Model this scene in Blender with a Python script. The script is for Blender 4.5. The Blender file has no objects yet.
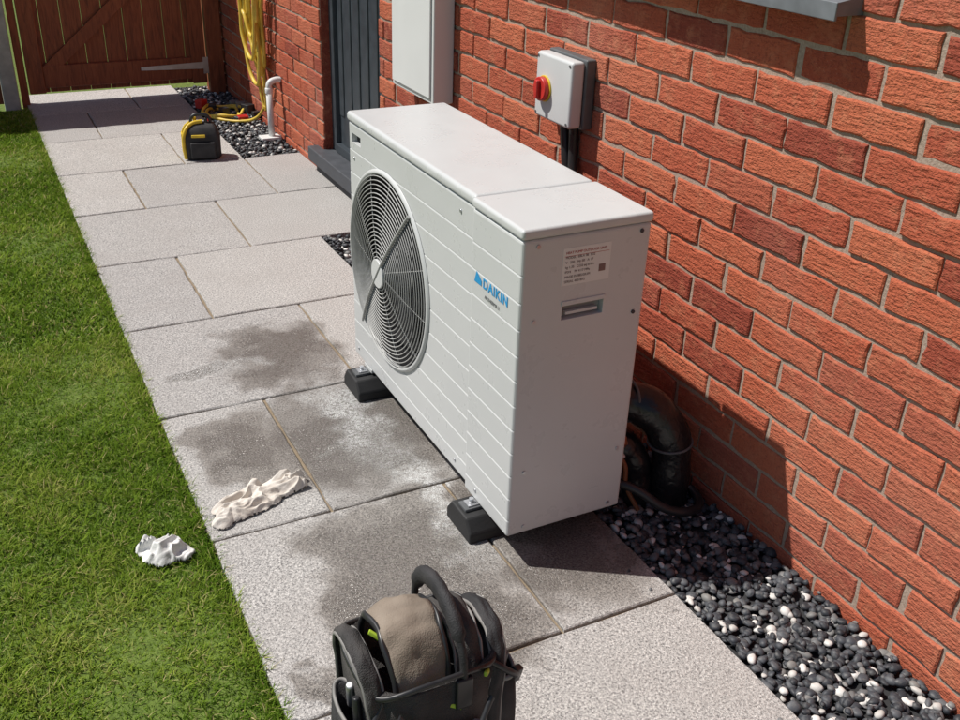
import bpy, bmesh, math, random
import numpy as np
from mathutils import Vector, Matrix, Quaternion, noise as mnoise
random.seed(7); rng=np.random.default_rng(7)
S=bpy.context.scene
COL=S.collection
# ------------------------------------------------------------------ helpers
def link(o,parent=None):
    COL.objects.link(o)
    if parent is not None: o.parent=parent
    return o
def empty(name):
    o=bpy.data.objects.new(name,None); o.empty_display_size=.05; return link(o)
def mesh_obj(name,verts,faces,mat=None,parent=None,smooth=False):
    me=bpy.data.meshes.new(name); me.from_pydata([tuple(v) for v in verts],[],faces); me.update()
    if mat: me.materials.append(mat)
    if smooth: me.polygons.foreach_set('use_smooth',[True]*len(me.polygons))
    return link(bpy.data.objects.new(name,me),parent)
def fast_mesh(name,V,F4=None,F3=None,mat=None,parent=None,attr=None,smooth=False):
    me=bpy.data.meshes.new(name)
    n4=0 if F4 is None else len(F4); n3=0 if F3 is None else len(F3)
    me.vertices.add(len(V)); me.vertices.foreach_set('co',np.asarray(V,np.float32).ravel())
    loops=[]; 
    if n4: loops.append(np.asarray(F4).ravel())
    if n3: loops.append(np.asarray(F3).ravel())
    lo=np.concatenate(loops).astype(np.int32)
    me.loops.add(len(lo)); me.loops.foreach_set('vertex_index',lo)
    st=np.concatenate([np.arange(n4)*4,n4*4+np.arange(n3)*3]).astype(np.int32)
    me.polygons.add(n4+n3); me.polygons.foreach_set('loop_start',st)
    me.update(calc_edges=True)
    if smooth: me.polygons.foreach_set('use_smooth',np.ones(n4+n3,bool))
    if attr:
        for k,a in attr.items():
            at=me.attributes.new(k,'FLOAT','POINT'); at.data.foreach_set('value',np.asarray(a,np.float32))
    if mat: me.materials.append(mat)
    me.validate()
    return link(bpy.data.objects.new(name,me),parent)
def box(name,a,b,mat,parent=None,bevel=0,seg=2,rot=None):
    c=[(a[i]+b[i])/2 for i in range(3)]; s=[abs(b[i]-a[i]) for i in range(3)]
    bm=bmesh.new(); bmesh.ops.create_cube(bm,size=1)
    for v in bm.verts: v.co=Vector((v.co.x*s[0],v.co.y*s[1],v.co.z*s[2]))
    if bevel: bmesh.ops.bevel(bm,geom=bm.edges[:],offset=bevel,segments=seg,profile=.5,affect='EDGES')
    me=bpy.data.meshes.new(name); bm.to_mesh(me); bm.free()
    if mat: me.materials.append(mat)
    if bevel and seg>1: me.polygons.foreach_set('use_smooth',[True]*len(me.polygons))
    o=link(bpy.data.objects.new(name,me),parent); o.location=c
    if rot: o.rotation_euler=rot
    if bevel and seg>1:
        m=o.modifiers.new('wn','WEIGHTED_NORMAL'); m.keep_sharp=True
    return o
def tube(name,lines,r,mat,parent=None,res=3,smooth_curve=True,closed=False):
    cu=bpy.data.curves.new(name,'CURVE'); cu.dimensions='3D'; cu.bevel_depth=r; cu.bevel_resolution=res; cu.resolution_u=8
    cu.use_fill_caps=True
    for pts in lines:
        if smooth_curve:
            sp=cu.splines.new('BEZIER'); sp.bezier_points.add(len(pts)-1)
            for bp_,p in zip(sp.bezier_points,pts):
                bp_.co=p; bp_.handle_left_type='AUTO'; bp_.handle_right_type='AUTO'
        else:
            sp=cu.splines.new('POLY'); sp.points.add(len(pts)-1)
            for q,p in zip(sp.points,pts): q.co=(*p,1)
        sp.use_cyclic_u=closed
    cu.materials.append(mat)
    return link(bpy.data.objects.new(name,cu),parent)
def cyl(name,c,r,d,axis,mat,parent=None,seg=48,bevel=0,r2=None):
    bm=bmesh.new(); bmesh.ops.create_cone(bm,cap_ends=True,segments=seg,radius1=r,radius2=r if r2 is None else r2,depth=d)
    if bevel:
        es=[e for e in bm.edges if len(e.link_faces)==2 and any(len(f.verts)>4 for f in e.link_faces)]
        bmesh.ops.bevel(bm,geom=es,offset=bevel,segments=2,profile=.5,affect='EDGES')
    me=bpy.data.meshes.new(name); bm.to_mesh(me); bm.free(); me.materials.append(mat)
    for p in me.polygons: p.use_smooth=len(p.vertices)<=4
    o=link(bpy.data.objects.new(name,me),parent); o.location=c
    if axis=='X': o.rotation_euler=(0,math.pi/2,0)
    if axis=='Y': o.rotation_euler=(math.pi/2,0,0)
    return o
def boolean(o,cutter):
    m=o.modifiers.new('b','BOOLEAN'); m.operation='DIFFERENCE'; m.object=cutter; m.solver='EXACT'
    bpy.context.view_layer.objects.active=o
    for x in bpy.context.selected_objects: x.select_set(False)
    o.select_set(True)
    bpy.context.view_layer.update()
    bpy.ops.object.modifier_apply(modifier='b')
    bpy.data.objects.remove(cutter,do_unlink=True)
# ------------------------------------------------------------------ material helpers
class M:
    def __init__(s,name):
        s.m=bpy.data.materials.new(name); s.m.use_nodes=True; s.t=s.m.node_tree; s.N=s.t.nodes; s.L=s.t.links
        s.b=s.N['Principled BSDF']; s._g=None
    def geo(s):
        if s._g is None:
            s._g=s.N.new('ShaderNodeNewGeometry').outputs['Position']
        return s._g
    def noise(s,scale,detail=2,rough=.55,vec=None,out='Fac',dist=0):
        n=s.N.new('ShaderNodeTexNoise'); n.inputs['Scale'].default_value=scale; n.inputs['Detail'].default_value=detail
        n.inputs['Roughness'].default_value=rough; n.inputs['Distortion'].default_value=dist
        s.L.new(vec or s.geo(),n.inputs['Vector']); return n.outputs[out]
    def ramp(s,fac,stops):
        r=s.N.new('ShaderNodeValToRGB'); e=r.color_ramp.elements
        while len(e)<len(stops): e.new(.5)
        for el,(p,c) in zip(e,stops): el.position=p; el.color=(*c,1) if len(c)==3 else c
        s.L.new(fac,r.inputs[0]); return r.outputs[0]
    def mr(s,fac,a,b,c=0,d=1,smooth=False):
        r=s.N.new('ShaderNodeMapRange'); r.inputs[1].default_value=a; r.inputs[2].default_value=b; r.inputs[3].default_value=c; r.inputs[4].default_value=d
        if smooth: r.interpolation_type='SMOOTHSTEP'
        s.L.new(fac,r.inputs[0]); return r.outputs[0]
    def math(s,op,a,b=None,c=None):
        n=s.N.new('ShaderNodeMath'); n.operation=op
        for i,v in enumerate((a,b,c)):
            if v is None: continue
            if isinstance(v,(int,float)): n.inputs[i].default_value=v
            else: s.L.new(v,n.inputs[i])
        return n.outputs[0]
    def vmath(s,op,a,b=None):
        n=s.N.new('ShaderNodeVectorMath'); n.operation=op
        for i,v in enumerate((a,b)):
            if v is None: continue
            if isinstance(v,tuple): n.inputs[i].default_value=v
            else: s.L.new(v,n.inputs[i])
        return n.outputs['Value'] if op in('LENGTH','DISTANCE') else n.outputs[0]
    def mix(s,fac,a,b,blend='MIX'):
        n=s.N.new('ShaderNodeMix'); n.data_type='RGBA'; n.blend_type=blend
        for i,v in ((0,fac),(6,a),(7,b)):
            if isinstance(v,(int,float)): n.inputs[i].default_value=v
            elif isinstance(v,tuple): n.inputs[i].default_value=(*v,1) if len(v)==3 else v
            else: s.L.new(v,n.inputs[i])
        return n.outputs[2]
    def attr(s,name,out='Fac'):
        n=s.N.new('ShaderNodeAttribute'); n.attribute_name=name; return n.outputs[out]
    def bump(s,h,strength=.3,dist=.002,prev=None):
        n=s.N.new('ShaderNodeBump'); n.inputs['Strength'].default_value=strength; n.inputs['Distance'].default_value=dist
        s.L.new(h,n.inputs['Height'])
        if prev is not None: s.L.new(prev,n.inputs['Normal'])
        return n.outputs[0]
    def set(s,**k):
        mp={'color':'Base Color','rough':'Roughness','metal':'Metallic','normal':'Normal','spec':'Specular IOR Level','coat':'Coat Weight','sss':'Subsurface Weight'}
        for a,v in k.items():
            i=s.b.inputs[mp[a]]
            if isinstance(v,(int,float)): i.default_value=v
            elif isinstance(v,tuple): i.default_value=(*v,1)
            else: s.L.new(v,i)
        return s.m
def simple(name,col,rough=.5,metal=0,var=.15,scale=20,bump=0,bscale=200,spec=.5):
    m=M(name); n=m.noise(scale,2)
    lo=tuple(c*(1-var) for c in col); hi=tuple(min(1,c*(1+var)) for c in col)
    m.set(color=m.ramp(n,[(.3,lo),(.7,hi)]),rough=m.mr(n,.3,.7,max(0,rough-.06),min(1,rough+.06)),metal=metal,spec=spec)
    if bump: m.set(normal=m.bump(m.noise(bscale,2),bump,.001))
    return m.m
# ------------------------------------------------------------------ materials
XW=.604; XL=-.606; XR=.297
def mat_brick():
    m=M('brick'); t=m.attr('tint')
    base=m.ramp(t,[(0,(.27,.058,.036)),(.25,(.38,.085,.046)),(.55,(.45,.11,.056)),(.85,(.50,.14,.07)),(1,(.33,.08,.052))])
    n1=m.noise(26,2,.65); n2=m.noise(150,2,.7)
    c=m.mix(m.mr(n1,.5,.78,0,.5),base,(.55,.22,.12))
    c=m.mix(m.mr(n2,.52,.72,0,.6),c,(.17,.04,.03))
    c=m.mix(m.mr(n2,.36,.22,0,.5),c,(.60,.33,.22))
    c=m.mix(m.mr(m.noise(1.7,1),.5,.75,0,.22),c,(.60,.33,.24))
    mp=m.N.new('ShaderNodeMapping'); m.L.new(m.geo(),mp.inputs[0]); mp.inputs['Scale'].default_value=(1,.35,1.6)
    h=m.math('ADD',n2,m.math('MULTIPLY',m.noise(65,3,.65,vec=mp.outputs[0]),1.6))
    return m.set(color=c,rough=.88,normal=m.bump(h,.85,.0048),spec=.25)
def mat_mortar():
    m=M('mortar'); n=m.noise(150,3,.75)
    c=m.ramp(n,[(.3,(.30,.225,.175)),(.7,(.46,.37,.30))])
    return m.set(color=c,rough=.95,normal=m.bump(n,.7,.003),spec=.2)
def mat_slab():
    m=M('granite_paving'); t=m.attr('tint')
    f=m.noise(560,1,.7); g=m.noise(190,1,.6); l=m.noise(5,2,.6)
    sp=m.ramp(m.math('ADD',m.math('MULTIPLY',f,.5),m.math('MULTIPLY',g,.5)),[(.36,(.14,.138,.138)),(.45,(.41,.40,.39)),(.54,(.56,.547,.53)),(.64,(.84,.82,.79))])
    dry=m.mix(m.mr(l,.35,.7,0,.35),sp,(.42,.395,.375)); 
    dry=m.mix(1.0,dry,m.ramp(t,[(0,(.86,.85,.85)),(1,(1,.985,.97))]),'MULTIPLY')
    warp=m.noise(6,2,.65,out='Color'); w=m.vmath('SUBTRACT',warp,(.5,.5,.5)); sc=m.vmath('SCALE',w); sc.node.inputs['Scale'].default_value=.36
    P=m.vmath('ADD',m.geo(),sc)
    blobs=[(-.17,1.22,.22,.23),(-.08,.72,.34,.33),(-.44,.72,.14,.20),(-.20,.12,.24,.30),(.16,.12,.24,.36),(-.50,-.17,.05,.05),(-.40,1.20,.10,.05),(-.30,.0,.16,.18),(-.15,-.10,.14,.18)]  # damp patches; the blob under the unit also paints in its shadow
    cur=None
    for (x,y,rx,ry) in blobs:
        d=m.vmath('LENGTH',m.vmath('MULTIPLY',m.vmath('SUBTRACT',P,(x,y,0)),(1/rx,1/ry,0)))
        cur=d if cur is None else m.math('MINIMUM',cur,d)
    fine=m.noise(90,3,.75)
    spray_shade=m.math('ADD',cur,m.math('MULTIPLY',m.math('SUBTRACT',fine,.5),2.3))
    wet_shade=m.math('MAXIMUM',m.mr(cur,.80,1.14,1,0,True),m.mr(spray_shade,.72,.95,.8,0))
    film_shade=m.mr(m.math('ADD',m.math('ADD',m.math('MULTIPLY',l,.75),m.math('MULTIPLY',fine,.25)),m.math('MULTIPLY',m.math('SUBTRACT',.75,cur),.5)),.42,.66,0,1,True)
    film_shade=m.math('MULTIPLY',film_shade,wet_shade)
    wet_shade_col=m.mix(1.0,dry,(.58,.555,.53),'MULTIPLY')
    wet_shade_col=m.mix(film_shade,wet_shade_col,m.mix(1.0,dry,(.38,.36,.34),'MULTIPLY'))
    col=m.mix(wet_shade,dry,wet_shade_col)
    # sun bounced off the unit, painted as pale glints in the slab colour
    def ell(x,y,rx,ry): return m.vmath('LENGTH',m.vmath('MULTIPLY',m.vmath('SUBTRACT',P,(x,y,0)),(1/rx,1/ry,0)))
    gd_=m.math('MINIMUM',ell(-.11,.80,.10,.32),ell(-.05,.34,.06,.38)); gd2=ell(-.38,1.20,.17,.08)
    glint=m.math('MULTIPLY',m.mr(gd_,1.15,.15,0,1,True),m.math('MULTIPLY',m.mr(f,.44,.56,.12,1),m.mr(fine,.38,.56,.12,.95)))
    glint2=m.math('MULTIPLY',m.mr(gd2,1.1,.3,0,.75,True),m.mr(f,.48,.60,0,1))
    col=m.mix(m.math('MAXIMUM',glint,glint2),col,(.82,.83,.82))
    rough=m.math('SUBTRACT',m.math('SUBTRACT',.85,m.math('MULTIPLY',wet_shade,.46)),m.math('MULTIPLY',film_shade,.26))
    h=m.math('ADD',f,m.math('MULTIPLY',g,.8))
    n=m.N.new('ShaderNodeBump'); n.inputs['Distance'].default_value=.0028; m.L.new(h,n.inputs['Height'])
    m.L.new(m.math('SUBTRACT',.95,m.math('MULTIPLY',film_shade,.25)),n.inputs['Strength'])
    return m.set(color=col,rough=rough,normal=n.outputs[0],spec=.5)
def mat_joint():
    m=M('jointing_sand'); n=m.noise(120,3,.75); c=m.ramp(n,[(.3,(.17,.13,.085)),(.7,(.33,.26,.18))])
    return m.set(color=c,rough=.95,normal=m.bump(n,.8,.003))
def mat_pebble():
    m=M('pebbles'); t=m.attr('tint')
    c=m.ramp(t,[(0,(.02,.022,.027)),(.42,(.045,.05,.06)),(.62,(.10,.105,.115)),(.78,(.22,.215,.205)),(.8,(.50,.48,.45)),(1,(.72,.70,.67))])
    c=m.mix(m.mr(m.noise(120,1,.7),.5,.75,0,.3),c,(.25,.24,.22))
    return m.set(color=c,rough=.6)
def mat_grass():
    m=M('grass_blades'); t=m.attr('tint'); h=m.attr('hgt')
    c=m.ramp(t,[(0,(.085,.17,.016)),(.35,(.17,.28,.028)),(.7,(.29,.40,.052)),(.9,(.40,.47,.09)),(1,(.58,.50,.23))])
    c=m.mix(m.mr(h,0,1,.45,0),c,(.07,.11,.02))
    df=m.N.new('ShaderNodeBsdfDiffuse'); m.L.new(c,df.inputs[0])
    tr=m.N.new('ShaderNodeBsdfTranslucent'); m.L.new(c,tr.inputs[0]); mx=m.N.new('ShaderNodeMixShader'); mx.inputs[0].default_value=.35
    m.L.new(df.outputs[0],mx.inputs[1]); m.L.new(tr.outputs[0],mx.inputs[2]); m.L.new(mx.outputs[0],m.N['Material Output'].inputs[0])
    m.N.remove(m.b)
    return m.m
def mat_soil():
    m=M('turf_soil'); n=m.noise(60,3,.75); c=m.ramp(n,[(.3,(.06,.09,.015)),(.55,(.12,.18,.025)),(.8,(.20,.22,.07))])
    return m.set(color=c,rough=.95,normal=m.bump(n,.9,.01))
def mat_wood():
    m=M('stained_timber'); mp=m.N.new('ShaderNodeMapping'); m.L.new(m.geo(),mp.inputs[0]); mp.inputs['Scale'].default_value=(6,6,.7)
    n=m.noise(9,4,.65,vec=mp.outputs[0],dist=1.2)
    c=m.ramp(n,[(.25,(.12,.030,.012)),(.5,(.26,.066,.025)),(.75,(.36,.105,.042))])
    return m.set(color=c,rough=.6,normal=m.bump(n,.4,.003))
def mat_pump():
    m=M('casing_paint'); n=m.noise(3,2)
    c=m.ramp(n,[(.3,(.575,.585,.585)),(.7,(.605,.615,.612))])
    return m.set(color=c,rough=m.mr(m.noise(14,3,.7),.3,.7,.24,.38),spec=.5)
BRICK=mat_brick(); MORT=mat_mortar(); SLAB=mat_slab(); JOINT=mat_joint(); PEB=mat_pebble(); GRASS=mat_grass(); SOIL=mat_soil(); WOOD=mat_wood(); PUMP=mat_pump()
BLACKR=simple('black_rubber',(.02,.02,.021),.7,bump=.4,bscale=150)
BLACKP=simple('black_plastic',(.025,.025,.027),.4)
DARKIN=simple('fan_housing_dark',(.012,.012,.013),.8)
BLADE=simple('fan_blade_grey',(.022,.022,.024),.6)
GRILL=simple('grille_wire',(.44,.44,.43),.4)
ANTH=simple('anthracite_upvc',(.045,.055,.065),.4)
WHITEP=simple('white_plastic',(.70,.71,.70),.4,var=.03,scale=4)
LGREY=simple('light_grey_plastic',(.58,.59,.59),.45,var=.03,scale=6)
GREYM=simple('grey_coated_metal',(.16,.17,.185),.45)
STEEL=simple('galvanised_steel',(.55,.56,.58),.4,metal=.8)
RED=simple('red_plastic',(.5,.03,.025),.35)
YEL=simple('yellow_plastic',(.70,.48,.03),.45)
YHOSE=simple('yellow_hose_pvc',(.66,.47,.07),.45)
BLUE=simple('blue_print',(.02,.30,.62),.5)
INK=simple('dark_print',(.05,.05,.06),.6)
INKR=simple('red_print',(.45,.08,.06),.6)
CONC=simple('concrete',(.42,.41,.39),.9,bump=.5,bscale=120)
COPPER=simple('copper_fitting',(.55,.25,.15),.4,metal=.7)
GLASS=simple('window_glass',(.05,.06,.07),.05)
# ------------------------------------------------------------------ ground
V=[(-300,-300,-.03),(300,-300,-.03),(300,300,-.03),(-300,300,-.03)]
mesh_obj('ground',V,[(0,1,2,3)],SOIL)
lawn=empty('lawn')
nx,ny=60,110; X=np.linspace(-6,XL-.004,nx); Y=np.linspace(-4,4.86,ny)
gx,gy=np.meshgrid(X,Y,indexing='ij'); gz=-.012+.006*np.sin(gx*7+1)*np.cos(gy*5)+rng.normal(0,.0015,gx.shape)
V=np.stack([gx,gy,gz],-1).reshape(-1,3); idx=np.arange(nx*ny).reshape(nx,ny)
F=np.stack([idx[:-1,:-1],idx[1:,:-1],idx[1:,1:],idx[:-1,1:]],-1).reshape(-1,4)
fast_mesh('turf',V,F4=F,mat=SOIL,parent=lawn,smooth=True)
def blades(x0,x1,y0,y1,dens,hmin,hmax,w):
    n=int((x1-x0)*(y1-y0)*dens)
    return np.stack([rng.uniform(x0,x1,n),rng.uniform(y0,y1,n)],-1),np.full(n,w),rng.uniform(hmin,hmax,n)
parts=[blades(-1.15,XL-.002,-.8,1.6,42000,.009,.022,.0014),blades(-1.15,XL-.002,1.6,4.84,19000,.010,.024,.0023),
       blades(-2.6,-1.15,-2.2,4.84,4500,.012,.028,.0036),blades(XL-.03,XL+.006,-.8,4.84,42000,.011,.028,.0014)]
P=np.concatenate([p[0] for p in parts]); W=np.concatenate([p[1] for p in parts]); H=np.concatenate([p[2] for p in parts]); n=len(P)
clump=np.sin(P[:,0]*23+2*np.sin(P[:,1]*9))*np.cos(P[:,1]*19+1.7*np.sin(P[:,0]*13))
big=np.array([mnoise.noise(Vector((p[0]*3.2,p[1]*3.2,.5))) for p in P])
H*= (1+.3*clump); W*=rng.uniform(.7,1.4,n)
az=rng.uniform(0,2*math.pi,n); ld=az+rng.normal(0,.7,n)+math.pi/2; lean=rng.uniform(.4,1.7,n)*H
d=np.stack([np.cos(az),np.sin(az),np.zeros(n)],-1)*W[:,None]; l=np.stack([np.cos(ld),np.sin(ld),np.zeros(n)],-1)*lean[:,None]
b=np.stack([P[:,0],P[:,1],np.full(n,-.014)],-1); up=np.zeros((n,3)); up[:,2]=H
V=np.stack([b-d,b+d,b+d*.8+l*.35+up*.6,b-d*.8+l*.35+up*.6,b+l+up],1).reshape(-1,3)
k=np.arange(n)[:,None]*5
tint=np.clip(rng.beta(2.2,2.6,n)+.16*clump+.40*big,0,.93); dead=rng.random(n)<.07; tint[dead]=1
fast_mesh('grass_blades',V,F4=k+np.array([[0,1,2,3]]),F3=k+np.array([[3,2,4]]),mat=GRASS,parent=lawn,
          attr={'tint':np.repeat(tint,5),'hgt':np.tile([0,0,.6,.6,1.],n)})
# ------------------------------------------------------------------ patio
patio=empty('patio')
mesh_obj('bedding',[(XL+.004,-2.05,-.009),(XR-.003,-2.05,-.009),(XR-.003,5.2,-.009),(XL+.004,5.2,-.009)],[(0,1,2,3)],JOINT,patio)
mesh_obj('bedding_door',[(XR-.003,2.2,-.008),(XW,2.2,-.008),(XW,3.41,-.008),(XR-.003,3.41,-.008)],[(0,1,2,3)],JOINT,patio)
y0=.3667; dd=.6102
SV=[];SF=[];ST=[]
def slab(x0,x1,ya,yb):
    g=.0045; x0+=g;x1-=g;ya+=g;yb-=g; h=rng.uniform(-.0015,.0015); bz=.003
    nX=max(3,int((x1-x0)/.05)); nY=max(3,int((yb-ya)/.05))
    def per(x0,x1,ya,yb):
        pts=[]
        for i in range(nX): pts.append([x0+(x1-x0)*i/nX,ya])
        for i in range(nY): pts.append([x1,ya+(yb-ya)*i/nY])
        for i in range(nX): pts.append([x1-(x1-x0)*i/nX,yb])
        for i in range(nY): pts.append([x0,yb-(yb-ya)*i/nY])
        return np.array(pts)
    o=per(x0,x1,ya,yb); jit=rng.normal(0,.0012,o.shape); o=o+jit
    inn=per(x0+bz,x1-bz,ya+bz,yb-bz)+jit*.7; N=len(o); s=len(SV)
    for p in inn: SV.append((p[0],p[1],h))
    for p in o: SV.append((p[0],p[1],h-bz))
    for p in o: SV.append((p[0],p[1],-.04))
    SF.append(list(range(s,s+N)))
    for i in range(N):
        j=(i+1)%N
        SF.append([s+N+i,s+N+j,s+j,s+i]); SF.append([s+2*N+i,s+2*N+j,s+N+j,s+N+i])
    ST.extend([rng.random()]*(3*N))
for r in range(-4,8):
    ya=y0+dd*r; yb=ya+dd
    cols=[(XL,0.0),(0.0,XR)] if r%2 else [(XL,-.304),(-.304,XR)]
    if r==3: cols=[(XL,0.0),(0.0,XW-.004)]
    if r==4: cols=[(XL,-.304),(-.304,XR),(XR,XW-.004)]
    for a,b_ in cols: slab(a,b_,ya,min(yb,5.2))
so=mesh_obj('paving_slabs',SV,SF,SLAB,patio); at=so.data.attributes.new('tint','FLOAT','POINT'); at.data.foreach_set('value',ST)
# ------------------------------------------------------------------ gravel
gravel=empty('gravel_strip')
mesh_obj('gravel_bed',[(XR,-2.05,-.022),(XW+.01,-2.05,-.022),(XW+.01,5.2,-.022),(XR,5.2,-.022)],[(0,1,2,3)],simple('gravel_bed_dark',(.03,.03,.032),.9),gravel)
def pebbles(name,n,x0,x1,ya,yb,sub,rmin,rmax,zr=(-.018,.0)):
    bm=bmesh.new(); bmesh.ops.create_icosphere(bm,subdivisions=sub,radius=1); bm.verts.ensure_lookup_table()
    bv=np.array([v.co[:] for v in bm.verts]); bf=np.array([[v.index for v in f.verts] for f in bm.faces]); bm.free()
    r=rng.uniform(rmin,rmax,n); sc=np.stack([r*rng.uniform(.8,1.35,n),r*rng.uniform(.75,1.1,n),r*rng.uniform(.45,.75,n)],-1)
    ph=rng.uniform(0,6,(n,3)); 
    v=bv[None]*(1+.15*np.sin(bv[None,:,[1,2,0]]*2.1+ph[:,None,:])+.08*np.sin(bv[None,:,[2,0,1]]*4.3+ph[:,None,::-1]))*sc[:,None,:]
    a=rng.uniform(0,6.28,n); t=rng.normal(0,.35,n)
    ca,sa=np.cos(a),np.sin(a); ct,st=np.cos(t),np.sin(t)
    x=v[...,0];y=v[...,1]*ct[:,None]-v[...,2]*st[:,None];z=v[...,1]*st[:,None]+v[...,2]*ct[:,None]
    X=x*ca[:,None]-y*sa[:,None];Y=x*sa[:,None]+y*ca[:,None]
    px=rng.uniform(x0+rmin,x1-rmin,n);py=rng.uniform(ya,yb,n);pz=rng.uniform(*zr,n)
    V=np.stack([X+px[:,None],Y+py[:,None],z+pz[:,None]],-1).reshape(-1,3)
    F=(bf[None]+np.arange(n)[:,None,None]*len(bv)).reshape(-1,3)
    t=rng.random(n); tint=np.where(t<.14,rng.uniform(.8,1,n),np.where(t<.48,rng.uniform(.45,.78,n),rng.uniform(0,.5,n)))
    fast_mesh(name,V,F3=F,mat=PEB,parent=gravel,attr={'tint':np.repeat(tint,len(bv))},smooth=True)
pebbles('pebbles_a',3200,XR,XW,-1.3,.45,2,.005,.0135)
pebbles('pebbles_b',1800,XR,XW,.45,2.2,1,.007,.014)
pebbles('pebbles_c',1900,XR,XW,3.42,5.1,1,.007,.015)
pebbles('pebbles_stray',7,.22,.29,-.9,.2,2,.004,.007,(.002,.003))
# ------------------------------------------------------------------ brick house
house=empty('brick_house')
BV=[];BF=[];BT=[]
def brick(ya,yb,z0,z1,xf=XW):
    nA=max(2,int((yb-ya)/.025)); nB=3; bz=.0035; pr=rng.normal(0,.0014)
    def per(ya,yb,z0,z1):
        p=[]
        for i in range(nA): p.append([ya+(yb-ya)*i/nA,z0])
        for i in range(nB): p.append([yb,z0+(z1-z0)*i/nB])
        for i in range(nA): p.append([yb-(yb-ya)*i/nA,z1])
        for i in range(nB): p.append([ya,z1-(z1-z0)*i/nB])
        return np.array(p)
    sh=rng.normal(0,.0012); ya+=sh; yb+=sh+rng.normal(0,.001)
    o=per(ya,yb,z0,z1); j=rng.normal(0,.0013,o.shape); j[:,1]+=.0011*np.sin(o[:,0]*40+rng.uniform(0,6)); o=o+j
    inn=per(ya+bz,yb-bz,z0+bz,z1-bz)+j*1.1; N=len(o); s=len(BV)
    tilt=rng.normal(0,.005)
    for p in inn: BV.append((xf-.0045+pr+(p[0]-ya)*tilt,p[0],p[1]))
    for p in o: BV.append((xf-.0015+pr+(p[0]-ya)*tilt,p[0],p[1]))
    for p in o: BV.append((xf+.03,p[0],p[1]))
    BF.append([s+N-1-i for i in range(N)])
    for i in range(N):
        k=(i+1)%N
        BF.append([s+i,s+k,s+N+k,s+N+i]); BF.append([s+N+i,s+N+k,s+2*N+k,s+2*N+i])
    BT.extend([rng.random()]*(3*N))
openings=[(2.28,3.03,0,2.0),(-.15,1.15,1.222,2.3)]
HZ=2.55; YA,YB=-2.6,6.0
def spans(ya,yb,z0,z1):
    segs=[(ya,yb)]
    for (oa,ob,oz0,oz1) in openings:
        if z1>oz0+.02 and z0<oz1-.02:
            ns=[]
            for a,b_ in segs:
                if b_<=oa or a>=ob: ns.append((a,b_)); continue
                if a<oa: ns.append((a,oa))
                if b_>ob: ns.append((ob,b_))
            segs=ns
    return [(a,b_) for a,b_ in segs if b_-a>.025]
row=0; z=-.045
while z<HZ:
    off=(row%2)*.1125
    y=YA-off
    while y<YB:
        a,b_=max(y,YA),min(y+.215,YB)
        if b_>a:
            for s,e in spans(a,b_,z,z+.065): brick(s,e,z,z+.065)
        y+=.225
    z+=.075; row+=1
bo=mesh_obj('brick_courses',BV,BF,BRICK,house)
at=bo.data.attributes.new('tint','FLOAT','POINT'); at.data.foreach_set('value',BT)
xm=XW+.0012
def mort(ya,yb,z0,z1,i): box('mortar_%d'%i,(xm,ya,z0),(xm+.09,yb,z1),MORT,house)
mort(YA,-.15,-.1,HZ,1); mort(-.15,1.15,-.1,1.222,2); mort(-.15,1.15,2.3,HZ,3); mort(1.15,2.28,-.1,HZ,4); mort(2.28,3.03,2.0,HZ,5); mort(3.03,YB,-.1,HZ,6)
for nm,ya,yb in (('door_reveal_far',3.026,3.029),('door_reveal_near',2.281,2.284)):
    box(nm,(XW+.004,ya,0),(XW+.09,yb,2.0),BRICK,house)
box('side_wall_near',(XW+.1,YA,-.1),(XW+6,YA+.1,HZ),MORT,house)
box('side_wall_far',(XW+.1,YB-.1,-.1),(XW+6,YB,HZ),MORT,house)
ROOF=simple('roof_tiles',(.12,.10,.09),.8,bump=.6,bscale=20)
mesh_obj('roof',[(XW-.02,YA-.3,HZ+.02),(XW-.02,YB+.3,HZ+.02),(XW+3,YB+.3,HZ+2.2),(XW+3,YA-.3,HZ+2.2),(XW+6.3,YB+.3,HZ),(XW+6.3,YA-.3,HZ)],[(0,3,2,1),(3,5,4,2)],ROOF,house)
box('door_leaf',(.668,2.34,.16),(.70,2.97,1.94),ANTH,house)
for i,yy in enumerate((2.46,2.57,2.68,2.79,2.90)): box('door_groove_%d'%i,(.662,yy,.3),(.668,yy+.055,1.85),ANTH,house,bevel=.003,seg=1)
box('door_frame_near',(.645,2.284,.12),(.715,2.34,2.0),ANTH,house,bevel=.004)
box('door_frame_far',(.645,2.97,.12),(.715,3.026,2.0),ANTH,house,bevel=.004)
box('door_frame_top',(.645,2.34,1.94),(.715,2.97,2.0),ANTH,house,bevel=.004)
box('door_threshold',(.64,2.34,.12),(.72,2.97,.16),ANTH,house,bevel=.003)
box('door_step_sill',(.545,2.2,.05),(.69,3.12,.118),simple('slate_sill',(.06,.065,.075),.6,bump=.3),house,bevel=.005)
box('door_step_base',(.575,2.24,-.02),(.603,3.08,.048),simple('slate_base',(.05,.052,.06),.7),house)
box('lever_handle',(.625,2.93,.98),(.64,2.80,1.0),STEEL,house,bevel=.004)
box('window_pane',(.665,-.09,1.30),(.672,1.09,2.24),GLASS,house)
box('window_frame_near',(.64,-.15,1.262),(.70,-.09,2.3),ANTH,house,bevel=.004)
box('window_frame_far',(.64,1.09,1.262),(.70,1.15,2.3),ANTH,house,bevel=.004)
box('window_frame_bottom',(.64,-.09,1.262),(.70,1.09,1.30),ANTH,house,bevel=.004)
box('window_frame_top',(.64,-.09,2.24),(.70,1.09,2.3),ANTH,house,bevel=.004)
box('window_mullion',(.642,.48,1.30),(.698,.52,2.24),ANTH,house)
ya,yb=-.16,1.16
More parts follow.
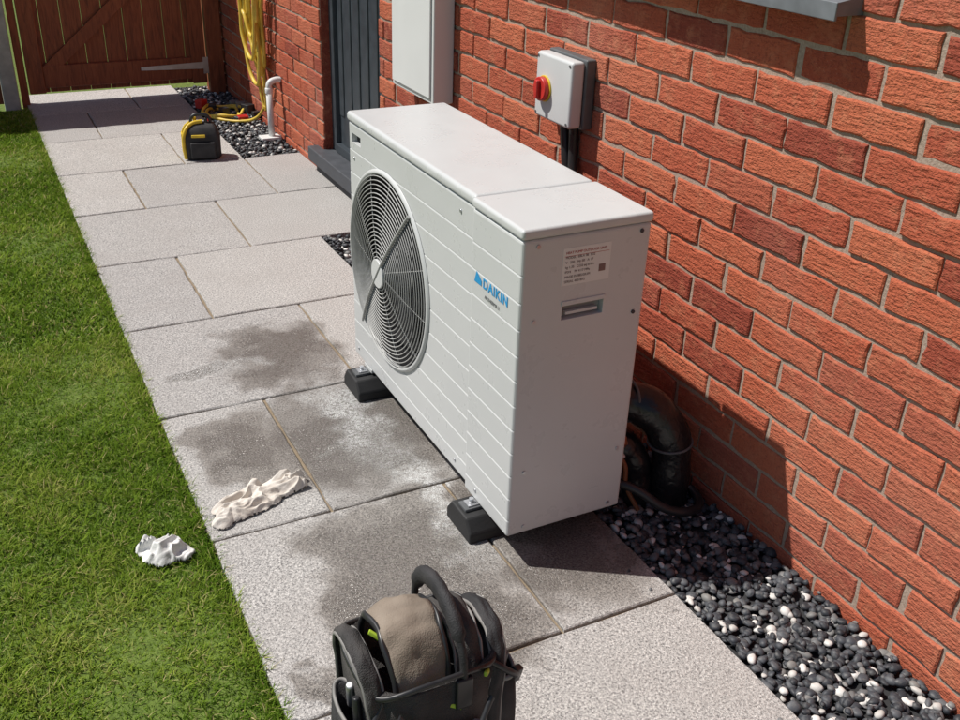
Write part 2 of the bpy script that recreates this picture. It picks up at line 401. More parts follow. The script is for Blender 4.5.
mesh_obj('window_cill',[(.532,ya,1.222),(.532,yb,1.222),(.532,ya,1.246),(.532,yb,1.246),(.64,ya,1.262),(.64,yb,1.262),(.64,ya,1.223),(.64,yb,1.223)],
  [(0,1,3,2),(2,3,5,4),(0,2,4,6),(1,7,5,3),(6,4,5,7),(0,6,7,1)],GREYM,house)
box('cill_drip',(.529,ya-.004,1.214),(.536,yb+.004,1.248),GREYM,house,bevel=.002)
# ------------------------------------------------------------------ isolator switch
iso=empty('isolator_switch')
GPL=simple('grey_plastic',(.10,.105,.11),.5)
box('switch_base',(.566,.705,.790),(.5995,.905,.980),GPL,iso,bevel=.006)
box('switch_cover',(.524,.71,.795),(.566,.90,.975),LGREY,iso,bevel=.009)
cyl('knob_plate',(.5215,.845,.88),.036,.005,'X',YEL,iso,bevel=.001)
cyl('knob',(.512,.845,.88),.033,.016,'X',RED,iso,bevel=.003)
box('knob_grip',(.492,.837,.855),(.506,.853,.905),RED,iso,bevel=.003)
for i,(yy,zz) in enumerate(((.722,.807),(.722,.963),(.888,.807),(.888,.963))): cyl('cover_screw_%d'%i,(.5235,yy,zz),.004,.002,'X',GPL,iso,seg=12)
cyl('gland_1',(.583,.77,.778),.014,.026,'Z',BLACKP,iso); cyl('gland_2',(.583,.82,.778),.014,.026,'Z',BLACKP,iso)
tube('cables',[[(.583,.77,.78),(.583,.765,.70),(.575,.745,.60),(.55,.72,.45),(.45,.66,.3)],[(.583,.82,.78),(.58,.80,.70),(.578,.775,.60),(.56,.74,.45),(.46,.7,.3)]],.014,BLACKP,iso)
mb=empty('meter_box')
box('cabinet',(.520,1.585,.665),(.5995,1.95,1.26),WHITEP,mb,bevel=.006)
box('cabinet_door',(.512,1.60,.685),(.520,1.935,1.24),WHITEP,mb,bevel=.003)
cyl('cabinet_lock',(.509,1.63,1.15),.01,.006,'X',BLACKP,mb)
# ------------------------------------------------------------------ heat pump
hp=empty('heat_pump')
Z0,Z1=.081,.822; L=1.009; D=.293; YS=.222
def profile_box(name,x0,x1,ya,yb,z0,z1,grooves,bev=.006):
    pr=[(x0,z0)]
    for g in grooves: pr+= [(x0,g-.0035),(x0+.0014,g-.0004),(x0+.0003,g+.0018)]
    pr+=[(x0,z1),(x1,z1),(x1,z0)]
    n=len(pr); V=[(p[0],ya,p[1]) for p in pr]+[(p[0],yb,p[1]) for p in pr]
    F=[list(range(n)),list(range(2*n-1,n-1,-1))]+[[i+n,(i+1)%n+n,(i+1)%n,i] for i in range(n)]
    me=bpy.data.meshes.new(name); me.from_pydata(V,[],F)
    bm=bmesh.new(); bm.from_mesh(me); bmesh.ops.recalc_face_normals(bm,faces=bm.faces)
    es=[e for e in bm.edges if len(e.link_faces)==2 and e.calc_face_angle()>1.2]
    bmesh.ops.bevel(bm,geom=es,offset=bev,segments=3,profile=.5,affect='EDGES')
    bm.to_mesh(me); bm.free(); me.materials.append(PUMP)
    return link(bpy.data.objects.new(name,me),hp)
gm=[Z0+.05+i*.0655 for i in range(10)]
mb_=profile_box('main_casing',0,D,YS+.004,L,Z0,.795,gm)
FC=(.735,.45); FR=.262
c=cyl('cut',(0.03,FC[0],FC[1]),FR,.2,'X',PUMP,seg=96); boolean(mb_,c)
c=box('cut',(-.01,.92,.742),(.02,.985,.768),PUMP); boolean(mb_,c)
box('lid',(-.005,YS+.003,.796),(D+.003,L+.004,.823),PUMP,hp,bevel=.010,seg=4)
gs=[Z0+.045+i*.060 for i in range(11)]
sb=profile_box('valve_casing',-.013,D+.002,0,YS-.002,Z0,.800,gs,.007)
c=box('cut',(.088,-.01,.612),(.19,.018,.652),PUMP); boolean(sb,c)
box('valve_lid',(-.016,-.003,.801),(D+.005,YS-.0015,.824),PUMP,hp,bevel=.008,seg=4)
box('recess_back',(.0885,.0165,.6125),(.1895,.0175,.6515),simple('recess_grey',(.34,.335,.32),.5),hp)
box('recess_lip',(.086,-.0025,.645),(.192,-.0003,.655),PUMP,hp,bevel=.0008)
box('recess_hook',(.10,.003,.622),(.178,.012,.628),PUMP,hp)
box('carry_slot_back',(.014,.925,.745),(.0185,.98,.766),DARKIN,hp)
bm=bmesh.new(); seg=96
r0=FR-.0015
ring=[[bm.verts.new((xx,FC[0]+rr*math.cos(2*math.pi*i/seg),FC[1]+rr*math.sin(2*math.pi*i/seg))) for i in range(seg)] for xx,rr in ((.004,r0),(.03,r0*.97),(.12,r0*.96))]
for a in range(2):
    for i in range(seg): bm.faces.new((ring[a][i],ring[a][(i+1)%seg],ring[a+1][(i+1)%seg],ring[a+1][i]))
bm.faces.new(ring[2]); me=bpy.data.meshes.new('fan_shroud'); bm.to_mesh(me); bm.free(); me.materials.append(DARKIN); link(bpy.data.objects.new('fan_shroud',me),hp)
bm=bmesh.new()
prof=[(.001,FR-.001),(-.006,FR+.001),(-.008,FR+.005),(-.006,FR+.010),(-.001,FR+.014)]
rg=[[bm.verts.new((xx,FC[0]+rr*math.cos(2*math.pi*i/seg),FC[1]+rr*math.sin(2*math.pi*i/seg))) for i in range(seg)] for xx,rr in prof]
for a in range(len(prof)-1):
    for i in range(seg): bm.faces.new((rg[a][i],rg[a][(i+1)%seg],rg[a+1][(i+1)%seg],rg[a+1][i]))
bmesh.ops.recalc_face_normals(bm,faces=bm.faces)
me=bpy.data.meshes.new('bell_mouth'); bm.to_mesh(me); bm.free(); me.materials.append(PUMP); me.polygons.foreach_set('use_smooth',[True]*len(me.polygons)); link(bpy.data.objects.new('bell_mouth',me),hp)
for kblade in range(3):
    V=[];F=[]; a0=kblade*2*math.pi/3+.4
    for i in range(9):
        rr=.05+i*(.235-.05)/8; sweep=.35*(i/8)**1.3; wid=.55+.45*i/8
        for j in range(7):
            t=j/6-.5; an=a0+sweep+t*wid*1.35
            V.append((.075+t*.05*(1.2-.4*i/8),FC[0]+rr*math.cos(an),FC[1]+rr*math.sin(an)))
    for i in range(8):
        for j in range(6): F.append((i*7+j,i*7+j+1,(i+1)*7+j+1,(i+1)*7+j))
    mesh_obj('fan_blade_%d'%(kblade+1),V,F,BLADE,hp,smooth=True)
cyl('fan_hub',(.07,FC[0],FC[1]),.055,.05,'X',BLADE,hp)
def gx_(r): return -.008-.018*(1-(r/FR)**2)
rings=[]
r=.046
while r<FR-.002:
    rings.append([(gx_(r),FC[0]+r*math.cos(2*math.pi*i/72),FC[1]+r*math.sin(2*math.pi*i/72)) for i in range(72)]); r+=.0112
tube('grille_rings',rings,.0014,GRILL,hp,res=1,smooth_curve=False,closed=True)
sp=[]
for i in range(12):
    a=math.radians(8+30*i)
    sp.append([(gx_(rr)+.0026,FC[0]+rr*math.cos(a),FC[1]+rr*math.sin(a)) for rr in np.linspace(.03,FR+.004,9)])
tube('grille_spokes',sp,.0014,GRILL,hp,res=1,smooth_curve=False)
a=math.radians(128)
bar=[[(gx_(abs(rr))-.005,FC[0]+rr*math.cos(a),FC[1]+rr*math.sin(a)) for rr in np.linspace(-FR-.01,FR+.01,21)]]
tube('stiffener_bar',bar,.0038,GRILL,hp,res=2,smooth_curve=False)
cyl('grille_badge',(gx_(0)-.002,FC[0],FC[1]),.040,.008,'X',PUMP,hp,bevel=.002)
for i,(yy,zz) in enumerate([(.30,.765),(.97,.70),(.30,.11),(.97,.11),(.16,.11)]): cyl('bolt_f%d'%i,(-.001 if yy>.2 else -.014,yy,zz),.004,.003,'X',STEEL,hp,seg=12)
for i,(xx,zz) in enumerate([(.022,.785),(.27,.785),(.022,.62),(.27,.60),(.022,.25),(.27,.25),(.03,.10),(.26,.10)]): cyl('bolt_e%d'%i,(xx,-.001,zz),.0045,.003,'Y',STEEL if zz<.58 or xx<.1 else INK,hp,seg=12)
def text(name,s,size,loc,rot,mat,parent,ext=.0002,bold=0,sp=1.0):
    cu=bpy.data.curves.new(name,'FONT'); cu.body=s; cu.size=size; cu.extrude=ext; cu.offset=bold; cu.space_character=sp; cu.materials.append(mat)
    o=link(bpy.data.objects.new(name,cu),parent); o.location=loc; o.rotation_euler=rot; return o
rf=(math.pi/2,0,-math.pi/2); re=(math.pi/2,0,0)
text('maker_lettering','DAIKIN',.031,(-.0138,.160,.640),rf,BLUE,hp,bold=.0007,sp=1.12)
mesh_obj('maker_emblem',[(-.0138,.200,.640),(-.0138,.166,.640),(-.0138,.166,.652),(-.0138,.190,.667)],[(0,1,2,3)],BLUE,hp)
text('sub_lettering','ALTHERMA 3',.0115,(-.0138,.150,.618),rf,GPL,hp)
box('rating_label',(.082,-.0006,.69),(.197,.0,.772),simple('label_white',(.74,.73,.71),.5,var=.03),hp)
lines=["HEAT PUMP OUTDOOR UNIT","MODEL  EBLA 06  R32","V~ 230   Hz 50   A 17","kg 1.35   CO2 eq 0.91t","IPX4    PS 4.17 MPa","MADE IN BELGIUM","SERIAL 4001873"]
INKM=simple('brown_grey_print',(.22,.14,.13),.6)
for i,s in enumerate(lines): text('label_line_%d'%i,s,.0074,(.088,-.0010,.759-i*.0105),re,INKR if i==0 else INKM,hp)
box('label_rule',(.086,-.0009,.7535),(.193,-.0007,.7543),INKR,hp)
box('warning_mark',(.170,-.0009,.710),(.186,-.0007,.726),INKM,hp)
def foot(name,yc):
    w=.065; pr=[(-w,0),(w,0),(w,.028),(w*.62,.062),(-w*.62,.062),(-w,.028)]
    x0,x1=-.055,.345
    V=[(x0,yc+p[0],p[1]) for p in pr]+[(x1,yc+p[0],p[1]) for p in pr]; n=len(pr)
    F=[list(range(n)),list(range(2*n-1,n-1,-1))]+[[i+n,(i+1)%n+n,(i+1)%n,i] for i in range(n)]
    me=bpy.data.meshes.new(name); me.from_pydata(V,[],F); bm=bmesh.new(); bm.from_mesh(me); bmesh.ops.recalc_face_normals(bm,faces=bm.faces)
    bmesh.ops.bevel(bm,geom=bm.edges[:],offset=.005,segments=2,profile=.5,affect='EDGES'); bm.to_mesh(me); bm.free(); me.materials.append(BLACKR)
    link(bpy.data.objects.new(name,me),hp)
    box(name+'_channel',(-.045,yc-.02,.0625),(.335,yc+.02,.0705),GPL,hp,bevel=.001,seg=1)
    box(name+'_rail',(.0,yc-.03,.071),(.29,yc+.03,.0805),PUMP,hp)
    for xx in (-.02,.31):
        cyl(name+'_bolt%.0f'%(xx*100),(xx,yc,.078),.006,.016,'Z',STEEL,hp,seg=12); box(name+'_washer%.0f'%(xx*100),(xx-.014,yc-.014,.071),(xx+.014,yc+.014,.074),STEEL,hp)
foot('support_foot_near',.165); foot('support_foot_far',.90)
# ------------------------------------------------------------------ insulated pipes
pipes=empty('insulated_pipes')
m=M('foil_wrapped_lagging')
lag=m.set(color=(.014,.014,.016),rough=.3,normal=m.bump(m.noise(40,2,.5,dist=.6),.7,.005))
def smoothline(pts,n=36):
    P=[Vector(p) for p in pts]; out=[]
    for i in range(n):
        t=i/(n-1)*(len(P)-1); k=min(int(t),len(P)-2); f=t-k
        p0=P[max(k-1,0)];p1=P[k];p2=P[k+1];p3=P[min(k+2,len(P)-1)]
        q=.5*((2*p1)+(-p0+p2)*f+(2*p0-5*p1+4*p2-p3)*f*f+(-p0+3*p1-3*p2+p3)*f**3)
        out.append(tuple(q))
    return out
def lagging(name,pts,r):
    o=tube(name,[smoothline(pts)],r,lag,pipes,res=6,smooth_curve=False)
    for i,p in enumerate(o.data.splines[0].points): p.radius=1+.035*math.sin(i*.9)+.03*math.sin(i*.37+1)
    return o
lagging('lagging_upper',[(.28,.19,.26),(.33,.175,.275),(.40,.15,.27),(.46,.11,.24),(.495,.08,.17),(.50,.07,.08),(.50,.07,-.02)],.052)
lagging('lagging_lower',[(.28,.17,.15),(.34,.16,.165),(.40,.13,.14),(.425,.11,.07),(.425,.10,-.02)],.040)
for i,(c_,rr,ax) in enumerate((((.40,.15,.27),.0545,0),((.495,.08,.165),.0545,1))):
    ring_=[]
    for t in np.linspace(0,2*math.pi,28)[:-1]:
        if ax==0: ring_.append((c_[0]+.35*rr*math.sin(t)*.3,c_[1]+rr*math.cos(t)*.93+.0,c_[2]+rr*math.sin(t)))
        else: ring_.append((c_[0]+rr*math.cos(t),c_[1]+rr*math.sin(t),c_[2]+.1*rr*math.cos(t)))
    tube('tape_band_%d'%i,[ring_],.0035,GPL,pipes,closed=True)
tube('drain_hose',[[(.30,.09,.10),(.36,.03,.09),(.43,-.02,.04),(.50,-.03,.02),(.55,.0,.012),(.57,.06,.01)]],.012,BLACKP,pipes)
cyl('brass_valve',(.322,.085,.20),.013,.05,'X',COPPER,pipes); cyl('valve_nut',(.345,.085,.20),.018,.018,'X',COPPER,pipes,seg=6)
box('white_tag_rag',(.315,.055,.155),(.34,.085,.185),WHITEP,pipes,bevel=.006,rot=(.3,.5,.2))
tube('brown_cable',[[(.30,.06,.20),(.335,.05,.16),(.35,.05,.09),(.38,.03,.02)]],.006,simple('brown_cable_pvc',(.2,.07,.03),.5),pipes)
# ------------------------------------------------------------------ gate and fence
gate=empty('wooden_gate'); GY=4.93
nb=9; x0,x1=-.575,.475; bw=(x1-x0)/nb
for i in range(nb): box('board_%d'%i,(x0+i*bw+.0015,GY+.022,.06),(x0+(i+1)*bw-.0015,GY+.04,1.78),WOOD,gate,bevel=.003,seg=1)
for i,(za,zb) in enumerate(((.09,.22),(.85,.98),(1.62,1.75))): box('ledge_%d'%i,(x0+.09,GY-.006,za),(x1-.09,GY+.0215,zb),WOOD,gate,bevel=.003,seg=1)
box('stile_l',(x0,GY-.008,.06),(x0+.09,GY+.0215,1.78),WOOD,gate,bevel=.003,seg=1); box('stile_r',(x1-.09,GY-.008,.06),(x1,GY+.0215,1.78),WOOD,gate,bevel=.003,seg=1)
for i,(za,zb) in enumerate(((.22,.85),(.98,1.62))):
    xa,xb=x0+.10,x1-.10; V=[(xa,GY-.003,za),(xa+.11,GY-.003,za),(xb,GY-.003,zb),(xb-.11,GY-.003,zb)]
    V+= [(v[0],GY+.0215,v[2]) for v in V]
    mesh_obj('brace_%d'%i,V,[(0,1,2,3),(0,4,5,1),(1,5,6,2),(2,6,7,3),(3,7,4,0)],WOOD,gate)
for zz in (.17,1.68):
    V=[(x1+.02,GY-.0115,zz+.022),(x1+.02,GY-.0115,zz-.022),(x1-.40,GY-.0115,zz-.010),(x1-.40,GY-.0115,zz+.010)]
    V+=[(v[0],GY-.0082,v[2]) for v in V]
    mesh_obj('strap_hinge_%d'%int(zz*10),V,[(0,3,2,1),(0,1,5,4),(1,2,6,5),(2,3,7,6),(3,0,4,7)],STEEL,gate)
box('hinge_plate',(x1-.02,GY-.014,.12),(x1+.018,GY-.0118,.22),STEEL,gate)
box('gate_post',(x1+.012,GY-.02,-.1),(x1+.11,GY+.08,1.85),WOOD,gate,bevel=.004,seg=1)
box('gate_post_latch_side',(x0-.05,GY+.0,-.1),(x0-.008,GY+.05,1.85),WOOD,gate,bevel=.004,seg=1)
post=empty('concrete_post'); box('shaft',(-.725,4.87,-.1),(-.64,4.97,1.9),CONC,post,bevel=.008); box('post_cap',(-.73,4.865,1.9),(-.635,4.975,1.93),CONC,post,bevel=.006)
fence=empty('timber_fence')
for i in range(40):
    xa=-.735-(i+1)*.13; box('pale_%d'%i,(xa,4.905+(.012 if i%2 else 0),.02),(xa+.138,4.917+(.012 if i%2 else 0),1.8),WOOD,fence)
for i,zz in enumerate((.2,.95,1.6)): box('rail_%d'%i,(-5.9,4.87,zz),(-.735,4.903,zz+.08),WOOD,fence)
# ------------------------------------------------------------------ hose, pipe, far tool bag
hose=empty('yellow_hose'); Ls=[]
for i in range(7):
    yc=3.95+rng.uniform(-.05,.05); w=.045+.016*i; zt=1.02+.01*i; zb_=[.10,.34,.30,.42,.24,.50,.38][i]; xx=.58-.010*i
    j=lambda: rng.uniform(-.025,.025)
    Ls.append([(xx,yc-w,zt-.1),(xx-.01,yc-w*1.15+j(),.80),(xx-.01,yc-w+j(),.6),(xx-.01,yc-w*.8+j(),zb_+.1),(xx,yc+j(),zb_),(xx-.01,yc+w*.9+j(),zb_+.1),(xx-.01,yc+w+j(),.62),(xx-.01,yc+w*1.1+j(),.8),(xx,yc+w,zt-.1),(xx,yc,zt)])
tube('hanging_loops',Ls,.0105,YHOSE,hose,closed=True)
Ls=[]
for i in range(2):
    rr=.09+.02*i; Ls.append([(.42+rr*1.0*math.cos(t)+rng.uniform(-.015,.015),4.34+rr*1.4*math.sin(t),.008+.012*i+.01*math.sin(3*t+i)) for t in np.linspace(0,6.1,11)])
Ls.append([(.56,3.93,.12),(.53,4.0,.05),(.46,4.1,.012),(.36,4.2,.01),(.30,4.33,.02)])
tube('ground_coil',Ls,.0085,YHOSE,hose)
box('hose_hook',(.56,3.93,1.0),(.603,3.97,1.03),BLACKP,hose)
dp=empty('white_waste_pipe'); cyl('pipe',(.535,3.72,.13),.017,.28,'Z',WHITEP,dp,seg=24); cyl('pipe_collar',(.535,3.72,.26),.021,.03,'Z',WHITEP,dp,seg=24,bevel=.003); box('pipe_foot',(.47,3.68,.0),(.58,3.76,.016),WHITEP,dp,bevel=.004)
tube('pipe_bend',[[(.535,3.72,.26),(.54,3.72,.30),(.57,3.72,.315),(.604,3.72,.315)]],.016,WHITEP,dp)
odds=empty('hose_reel_fittings')
for i in range(9):
    xx=.36+rng.uniform(-.06,.2); yy=4.25+rng.uniform(-.2,.35); box('fitting_%d'%i,(xx,yy,.005),(xx+rng.uniform(.03,.07),yy+rng.uniform(.03,.06),.03+rng.uniform(0,.03)),[BLACKP,RED,GREYM,BLACKP][i%4],odds,bevel=.004,rot=(0,0,rng.uniform(0,3)))
def loft(name,secs,mat,parent,n=32,p=4,caps=True,crease=0):
    V=[];F=[]
    for q,(cx_,cy_,z_,rx_,ry_) in enumerate(secs):
        for i in range(n):
            a=2*math.pi*i/n; c_,s_=math.cos(a),math.sin(a); k_=1+crease*mnoise.noise(Vector((c_*3,s_*3,z_*22+cx_*9)))
            V.append((cx_+k_*rx_*math.copysign(abs(c_)**(2/p),c_),cy_+k_*ry_*math.copysign(abs(s_)**(2/p),s_),z_))
    for k in range(len(secs)-1):
        for i in range(n): F.append((k*n+i,k*n+(i+1)%n,(k+1)*n+(i+1)%n,(k+1)*n+i))
    if caps: F.append(list(range(n-1,-1,-1))); F.append([(len(secs)-1)*n+i for i in range(n)])
    return mesh_obj(name,V,F,mat,parent,smooth=True)
FAB=M('black_nylon'); FABM=FAB.set(color=FAB.ramp(FAB.noise(25,2),[(.3,(.016,.016,.018)),(.7,(.038,.036,.038))]),rough=.7,normal=FAB.bump(FAB.noise(420,2),.8,.002))
tb=empty('tool_bag')
loft('body',[(0,0,.0,.085,.06),(0,0,.015,.10,.07),(0,0,.12,.10,.07),(0,0,.16,.09,.06),(.005,0,.185,.065,.035),(.005,0,.192,.03,.015)],FABM,tb,p=6,crease=.05)
tube('yellow_trim',[[(-.094,-.06,.01),(-.101,-.062,.09),(-.088,-.056,.155),(-.05,-.03,.19),(.01,-.02,.20)],[(-.094,.05,.01),(-.103,.055,.09),(-.09,.05,.15),(-.055,.03,.185)]],.010,YEL,tb)
box('yellow_panel',(-.055,-.078,.125),(.02,-.070,.14),YEL,tb,bevel=.003); box('side_patch',(-.111,-.04,.04),(-.101,.035,.14),YEL,tb,bevel=.004)
box('front_pocket',(-.065,-.09,.015),(.07,-.07,.10),FABM,tb,bevel=.008)
tube('handle',[[(-.05,0,.17),(-.045,0,.218),(0,0,.232),(.045,0,.218),(.055,0,.17)]],.009,BLACKP,tb)
for i,(xx,yy) in enumerate(((-.03,.01),(.03,-.01),(.05,.02))): cyl('tool_%d'%i,(xx,yy,.19),.010,.05,'Z',[YEL,BLACKP,RED][i],tb,seg=14,bevel=.003)
tb.location=(.11,3.50,.0); tb.rotation_euler=(0,0,math.radians(-12)); tb.scale=(.9,.9,.95)
# ------------------------------------------------------------------ near tool backpack
bp_=empty('tool_backpack')
m=M('taupe_canvas'); CANV=m.set(color=m.ramp(m.noise(14,2),[(.3,(.19,.15,.115)),(.7,(.28,.23,.182))]),rough=.85,normal=m.bump(m.math('ADD',m.math('MULTIPLY',m.noise(420,1),.35),m.math('MULTIPLY',m.noise(18,2,dist=1.0),1.3)),.7,.005))
m=M('dark_grey_fabric'); DGF=m.set(color=m.ramp(m.noise(18,2),[(.3,(.034,.032,.032)),(.7,(.068,.063,.06))]),rough=.8,normal=m.bump(m.math('ADD',m.noise(420,1),m.math('MULTIPLY',m.noise(22,2),4)),.7,.003))
LIME=simple('lime_pull',(.45,.62,.05),.5); PIPING=simple('grey_piping',(.24,.23,.22),.6)
loft('body',[(0,0,.0,.125,.095),(0,0,.015,.138,.108),(0,0,.12,.142,.114),(0,0,.20,.146,.116),(0,0,.285,.150,.116),(0,0,.287,.140,.107),(0,0,.18,.130,.098)],DGF,bp_,p=3.6,crease=.07,n=56)
tube('rim_binding',[[(.149*math.copysign(abs(math.cos(t))**(2/3.6),math.cos(t)),.116*math.copysign(abs(math.sin(t))**(2/3.6),math.sin(t)),.287+.008*math.sin(3*t)) for t in np.linspace(0,6.283,48)[:-1]]],.0050,BLACKP,bp_,closed=True)
def sq(a,p=2.7):
    c_,s_=math.cos(a),math.sin(a)
    return math.copysign(abs(c_)**(2/p),c_),math.copysign(abs(s_)**(2/p),s_)
def arch(name,x_base,x_tilt,wid,ry,zc,rz,mat,bind,thick=.005,a0=-.1,a1=math.pi+.1,nn=60,cols=11,sag=.05,taper=.0,wr=.03,br=.0036):
    V=[];F=[]
    W=lambda a: wid*(1-taper*(1-max(0,math.sin(a))))
    for i in range(nn):
        a=a0+(a1-a0)*i/(nn-1); hgt=max(0,math.sin(a)); cs,sn=sq(a)
        for j in range(cols):
            u=j/(cols-1)-.5; k_=1-sag*(2*u)**2+wr*mnoise.noise(Vector((a*4,u*3.5,x_base*30)))
            V.append((x_base+x_tilt*hgt+u*W(a)+.006*mnoise.noise(Vector((a*3,7,x_base*40))),-ry*cs*k_,zc+rz*sn*k_))
    for i in range(nn-1):
        for j in range(cols-1): F.append((i*cols+j,i*cols+j+1,(i+1)*cols+j+1,(i+1)*cols+j))
    o=mesh_obj(name,V,F,mat,bp_,smooth=True); s=o.modifiers.new('s','SOLIDIFY'); s.thickness=thick; s.offset=0
    for sgn,u in (('a',-.5),('b',.5)):
        tube(name+'_binding_'+sgn,[[(x_base+x_tilt*max(0,math.sin(a))+u*W(a)+.006*mnoise.noise(Vector((a*3,7,x_base*40))),-ry*sq(a)[0]*(1-sag),zc+rz*sq(a)[1]*(1-sag)) for a in np.linspace(a0,a1,30)]],br,bind,bp_)
    return o
arch('centre_flap',-.034,.0,.128,.106,.17,.190,CANV,BLACKP,sag=.06,taper=.22,wr=.04,br=.0062)
arch('right_shell',.070,.010,.060,.104,.17,.172,DGF,PIPING,sag=.05)
arch('left_shell',-.122,-.020,.038,.104,.17,.165,DGF,PIPING,sag=.04)
arch('right_outer_shell',.130,.022,.034,.102,.17,.150,FABM,PIPING,sag=.04)
hpz=smoothline([(.050,-.114,.265),(.047,-.108,.325),(.045,-.070,.368),(.045,.0,.386),(.045,.064,.370),(.045,.102,.325),(.046,.110,.27)],40)
ho=tube('padded_handle',[hpz],.0150,FABM,bp_,res=6,smooth_curve=False)
for i,p in enumerate(ho.data.splines[0].points): p.radius=(1.0+.06*math.sin(i*2.1)) if 9<i<31 else .55
for i,(yy,zz) in enumerate(((-.116,.275),(.112,.28))): box('handle_mount_%d'%i,(.028,yy-.008,zz-.045),(.066,yy+.008,zz+.012),BLACKP,bp_,bevel=.004)
for i,(xx,yy,rx_,ry_,h_) in enumerate(((-.155,-.02,.030,.080,.22),(.165,-.04,.034,.058,.235),(.0,-.130,.095,.028,.19),(.163,.055,.028,.04,.20))):
    loft('pocket_%d'%i,[(xx,yy,.0,rx_*.9,ry_*.9),(xx,yy,.02,rx_,ry_),(xx,yy,h_*.4,rx_*1.05,ry_*1.03),(xx,yy,h_*.7,rx_*1.05,ry_*1.05),(xx,yy,h_,rx_*.95,ry_*.95),(xx,yy,h_-.002,rx_*.8,ry_*.8),(xx,yy,h_-.06,rx_*.75,ry_*.75)],FABM,bp_,p=3,crease=.10)
    tube('pocket_binding_%d'%i,[[(xx+rx_*.95*math.cos(t),yy+ry_*.95*math.sin(t),h_) for t in np.linspace(0,6.2,14)]],.004,PIPING,bp_)
tools=[(-.158,-.05,.23,.06,BLACKP),(-.152,.0,.23,.05,STEEL),(.168,-.065,.245,.05,GPL),(.160,-.02,.245,.06,BLACKP),(.163,.05,.21,.06,RED)]
for i,(xx,yy,zz,h_,mt) in enumerate(tools): 
    ra,rb=rng.uniform(-.25,.25),rng.uniform(-.12,.12)
    o=cyl('tool_grip_%d'%i,(xx,yy,zz),.0085,h_,'Z',mt,bp_,seg=16,bevel=.003); o.rotation_euler=(ra,rb,0)
for i,(xx,yy,zz) in enumerate(((-.188,-.07,.21),(.206,-.05,.21),(-.103,-.02,.345),(.030,-.115,.235),(.02,-.160,.18),(.10,-.115,.28))): box('zip_pull_%d'%i,(xx-.004,yy-.014,zz-.004),(xx+.004,yy+.014,zz+.004),LIME,bp_,bevel=.002,rot=(.4,.2,.5*i))
tube('shoulder_strap',[[(-.05,.10,.27),(-.06,.15,.24),(-.06,.16,.14),(-.055,.13,.03)],[(.05,.10,.27),(.06,.15,.24),(.06,.16,.14),(.055,.13,.03)]],.014,FABM,bp_)
tube('side_strap',[[(-.12,-.09,.27),(-.165,-.105,.22),(-.190,-.07,.16),(-.19,.0,.10)],[(.12,-.09,.28),(.17,-.105,.25),(.208,-.05,.20),(.198,.03,.13)],[(-.10,-.125,.26),(-.05,-.155,.22),(.03,-.168,.20),(.10,-.14,.25)]],.006,BLACKP,bp_)
for i,(xx,yy,zz) in enumerate(((-.180,-.095,.19),(.194,-.08,.225),(.0,-.168,.205))): box('buckle_%d'%i,(xx-.014,yy-.008,zz-.014),(xx+.014,yy+.008,zz+.014),BLACKP,bp_,bevel=.004,rot=(.2,.3,.4*i))
bp_.location=(-.432,-.445,0); bp_.rotation_euler=(0,0,math.radians(0)); bp_.scale=(.78,.86,1.10)
# ------------------------------------------------------------------ crumpled soft things (real height-field geometry)
def crumpled(name,caps,hmax,mat,parent,ext,seed,res=.0016,ridge=1.0,und=.35,fr=1.0):
    x0,x1,yA,yB=ext; nx=int((x1-x0)/res); ny=int((yB-yA)/res)
    xs=np.linspace(x0,x1,nx); ys=np.linspace(yA,yB,ny); gx,gy=np.meshgrid(xs,ys,indexing='ij')
    nz=np.zeros((nx,ny)); rd=np.zeros((nx,ny)); wv=np.zeros((nx,ny))
    for i in range(nx):
        for j in range(ny):
            p=Vector((gx[i,j]*15*fr,gy[i,j]*30*fr,seed)); 
            rd[i,j]=1-min(1,abs(mnoise.noise(p+Vector((mnoise.noise(p*1.3),mnoise.noise(p*1.1+Vector((9,0,0))),0))*.7))*2.2)
            nz[i,j]=mnoise.noise(p*3.1); wv[i,j]=mnoise.noise(p*.7+Vector((3,3,3)))
    d=np.full((nx,ny),1e9)
    for (ax,ay,bx,by,r) in caps:
        t=np.clip(((gx-ax)*(bx-ax)+(gy-ay)*(by-ay))/((bx-ax)**2+(by-ay)**2+1e-9),0,1)
        dd_=np.hypot(gx-(ax+t*(bx-ax)),gy-(ay+t*(by-ay)))-r; d=np.minimum(d,dd_/r*.03)
    d=d+.005*wv+.002*nz
    ins=d<0
    e=np.sqrt(np.clip(-d/.020,0,1))
    Z=e*hmax*(.34+ridge*.45*rd**1.2+und*(wv+.3)+.03*nz)
    Z=np.maximum(Z,0.0005)
    idx=-np.ones((nx,ny),int); idx[ins]=np.arange(ins.sum())
    V=np.stack([gx[ins],gy[ins],Z[ins]],-1)
    a=idx[:-1,:-1];b=idx[1:,:-1];c=idx[1:,1:];d4=idx[:-1,1:]; ok=(a>=0)&(b>=0)&(c>=0)&(d4>=0)
    F=np.stack([a[ok],b[ok],c[ok],d4[ok]],-1)
    return fast_mesh(name,V,F4=F,mat=mat,parent=parent,smooth=True)
LATEX=M('rag_cloth'); LM=LATEX.set(color=LATEX.ramp(LATEX.noise(25,3),[(.3,(.54,.48,.42)),(.7,(.72,.67,.61))]),rough=.8,normal=LATEX.bump(LATEX.noise(90,2,.6),.6,.003))
glove=empty('discarded_glove')
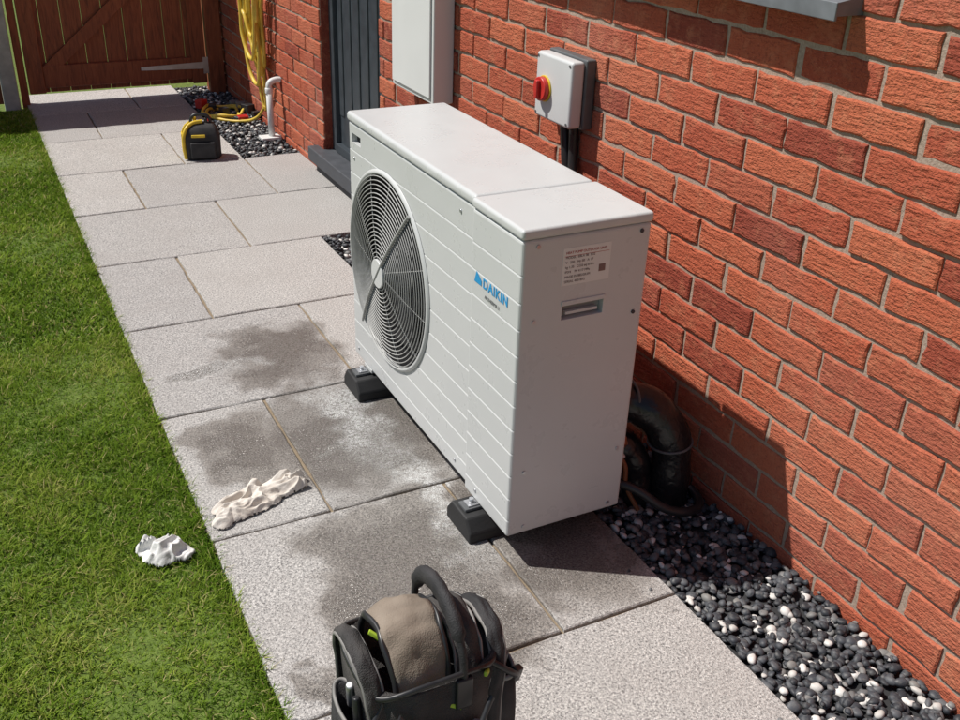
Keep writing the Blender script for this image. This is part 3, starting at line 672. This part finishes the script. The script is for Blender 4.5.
crumpled('glove_cloth',[(0,0,.08,.01,.052),(.07,.012,.13,.018,.040),(.12,.03,.165,.045,.018),(.13,.018,.19,.022,.020),(.13,.0,.185,-.004,.017),(.06,.03,.085,.055,.020),(-.02,-.01,-.045,-.035,.026)],.036,LM,glove,(-.11,.23,-.10,.11),1.7,fr=1.25)
glove.location=(-.525,.465,.002); glove.rotation_euler=(0,0,math.radians(10))
TISS=M('tissue_paper'); TM=TISS.set(color=(.72,.715,.695),rough=.85,normal=TISS.bump(TISS.noise(100,2,.6),.5,.003))
ts=empty('crumpled_tissue')
crumpled('tissue_sheet',[(0,0,.012,.0,.045),(-.01,.02,-.022,.045,.024),(.02,-.02,.035,-.03,.026)],.048,TM,ts,(-.08,.09,-.09,.10),5.3,ridge=1.2,fr=1.5)
ts.location=(-.715,.365,-.002); ts.rotation_euler=(0,0,.3)
# ------------------------------------------------------------------ light
sd=Vector((.56,-.35,-1)).normalized()
su=bpy.data.lights.new('sun','SUN'); su.energy=5.0; su.angle=math.radians(.5); su.color=(1,.96,.90)
so_=bpy.data.objects.new('sun',su); COL.objects.link(so_); so_.rotation_mode='QUATERNION'; so_.rotation_quaternion=sd.to_track_quat('-Z','Y'); so_.location=(-3,3,6)
w=bpy.data.worlds.new('World'); S.world=w; w.use_nodes=True; nt=w.node_tree
sky=nt.nodes.new('ShaderNodeTexSky'); sky.sky_type='NISHITA'; sky.sun_disc=False
sky.sun_elevation=math.asin(-sd.z); sky.sun_rotation=math.atan2(-sd.x,-sd.y)
bg=nt.nodes['Background']; bg.inputs[1].default_value=.065; nt.links.new(sky.outputs[0],bg.inputs[0])
# ------------------------------------------------------------------ camera
cam=bpy.data.cameras.new('camera'); co=bpy.data.objects.new('camera',cam); COL.objects.link(co)
cam.sensor_width=36; cam.lens=36*988.9/960; cam.clip_start=.02; cam.clip_end=1000
kk=.807; co.location=(-1.1533*kk,-1.9397*kk,1.8464*kk); co.rotation_euler=(1.0866,-.0333,-.4711)
S.camera=co
S.view_settings.view_transform='Standard'; S.view_settings.look='None'; S.view_settings.exposure=0
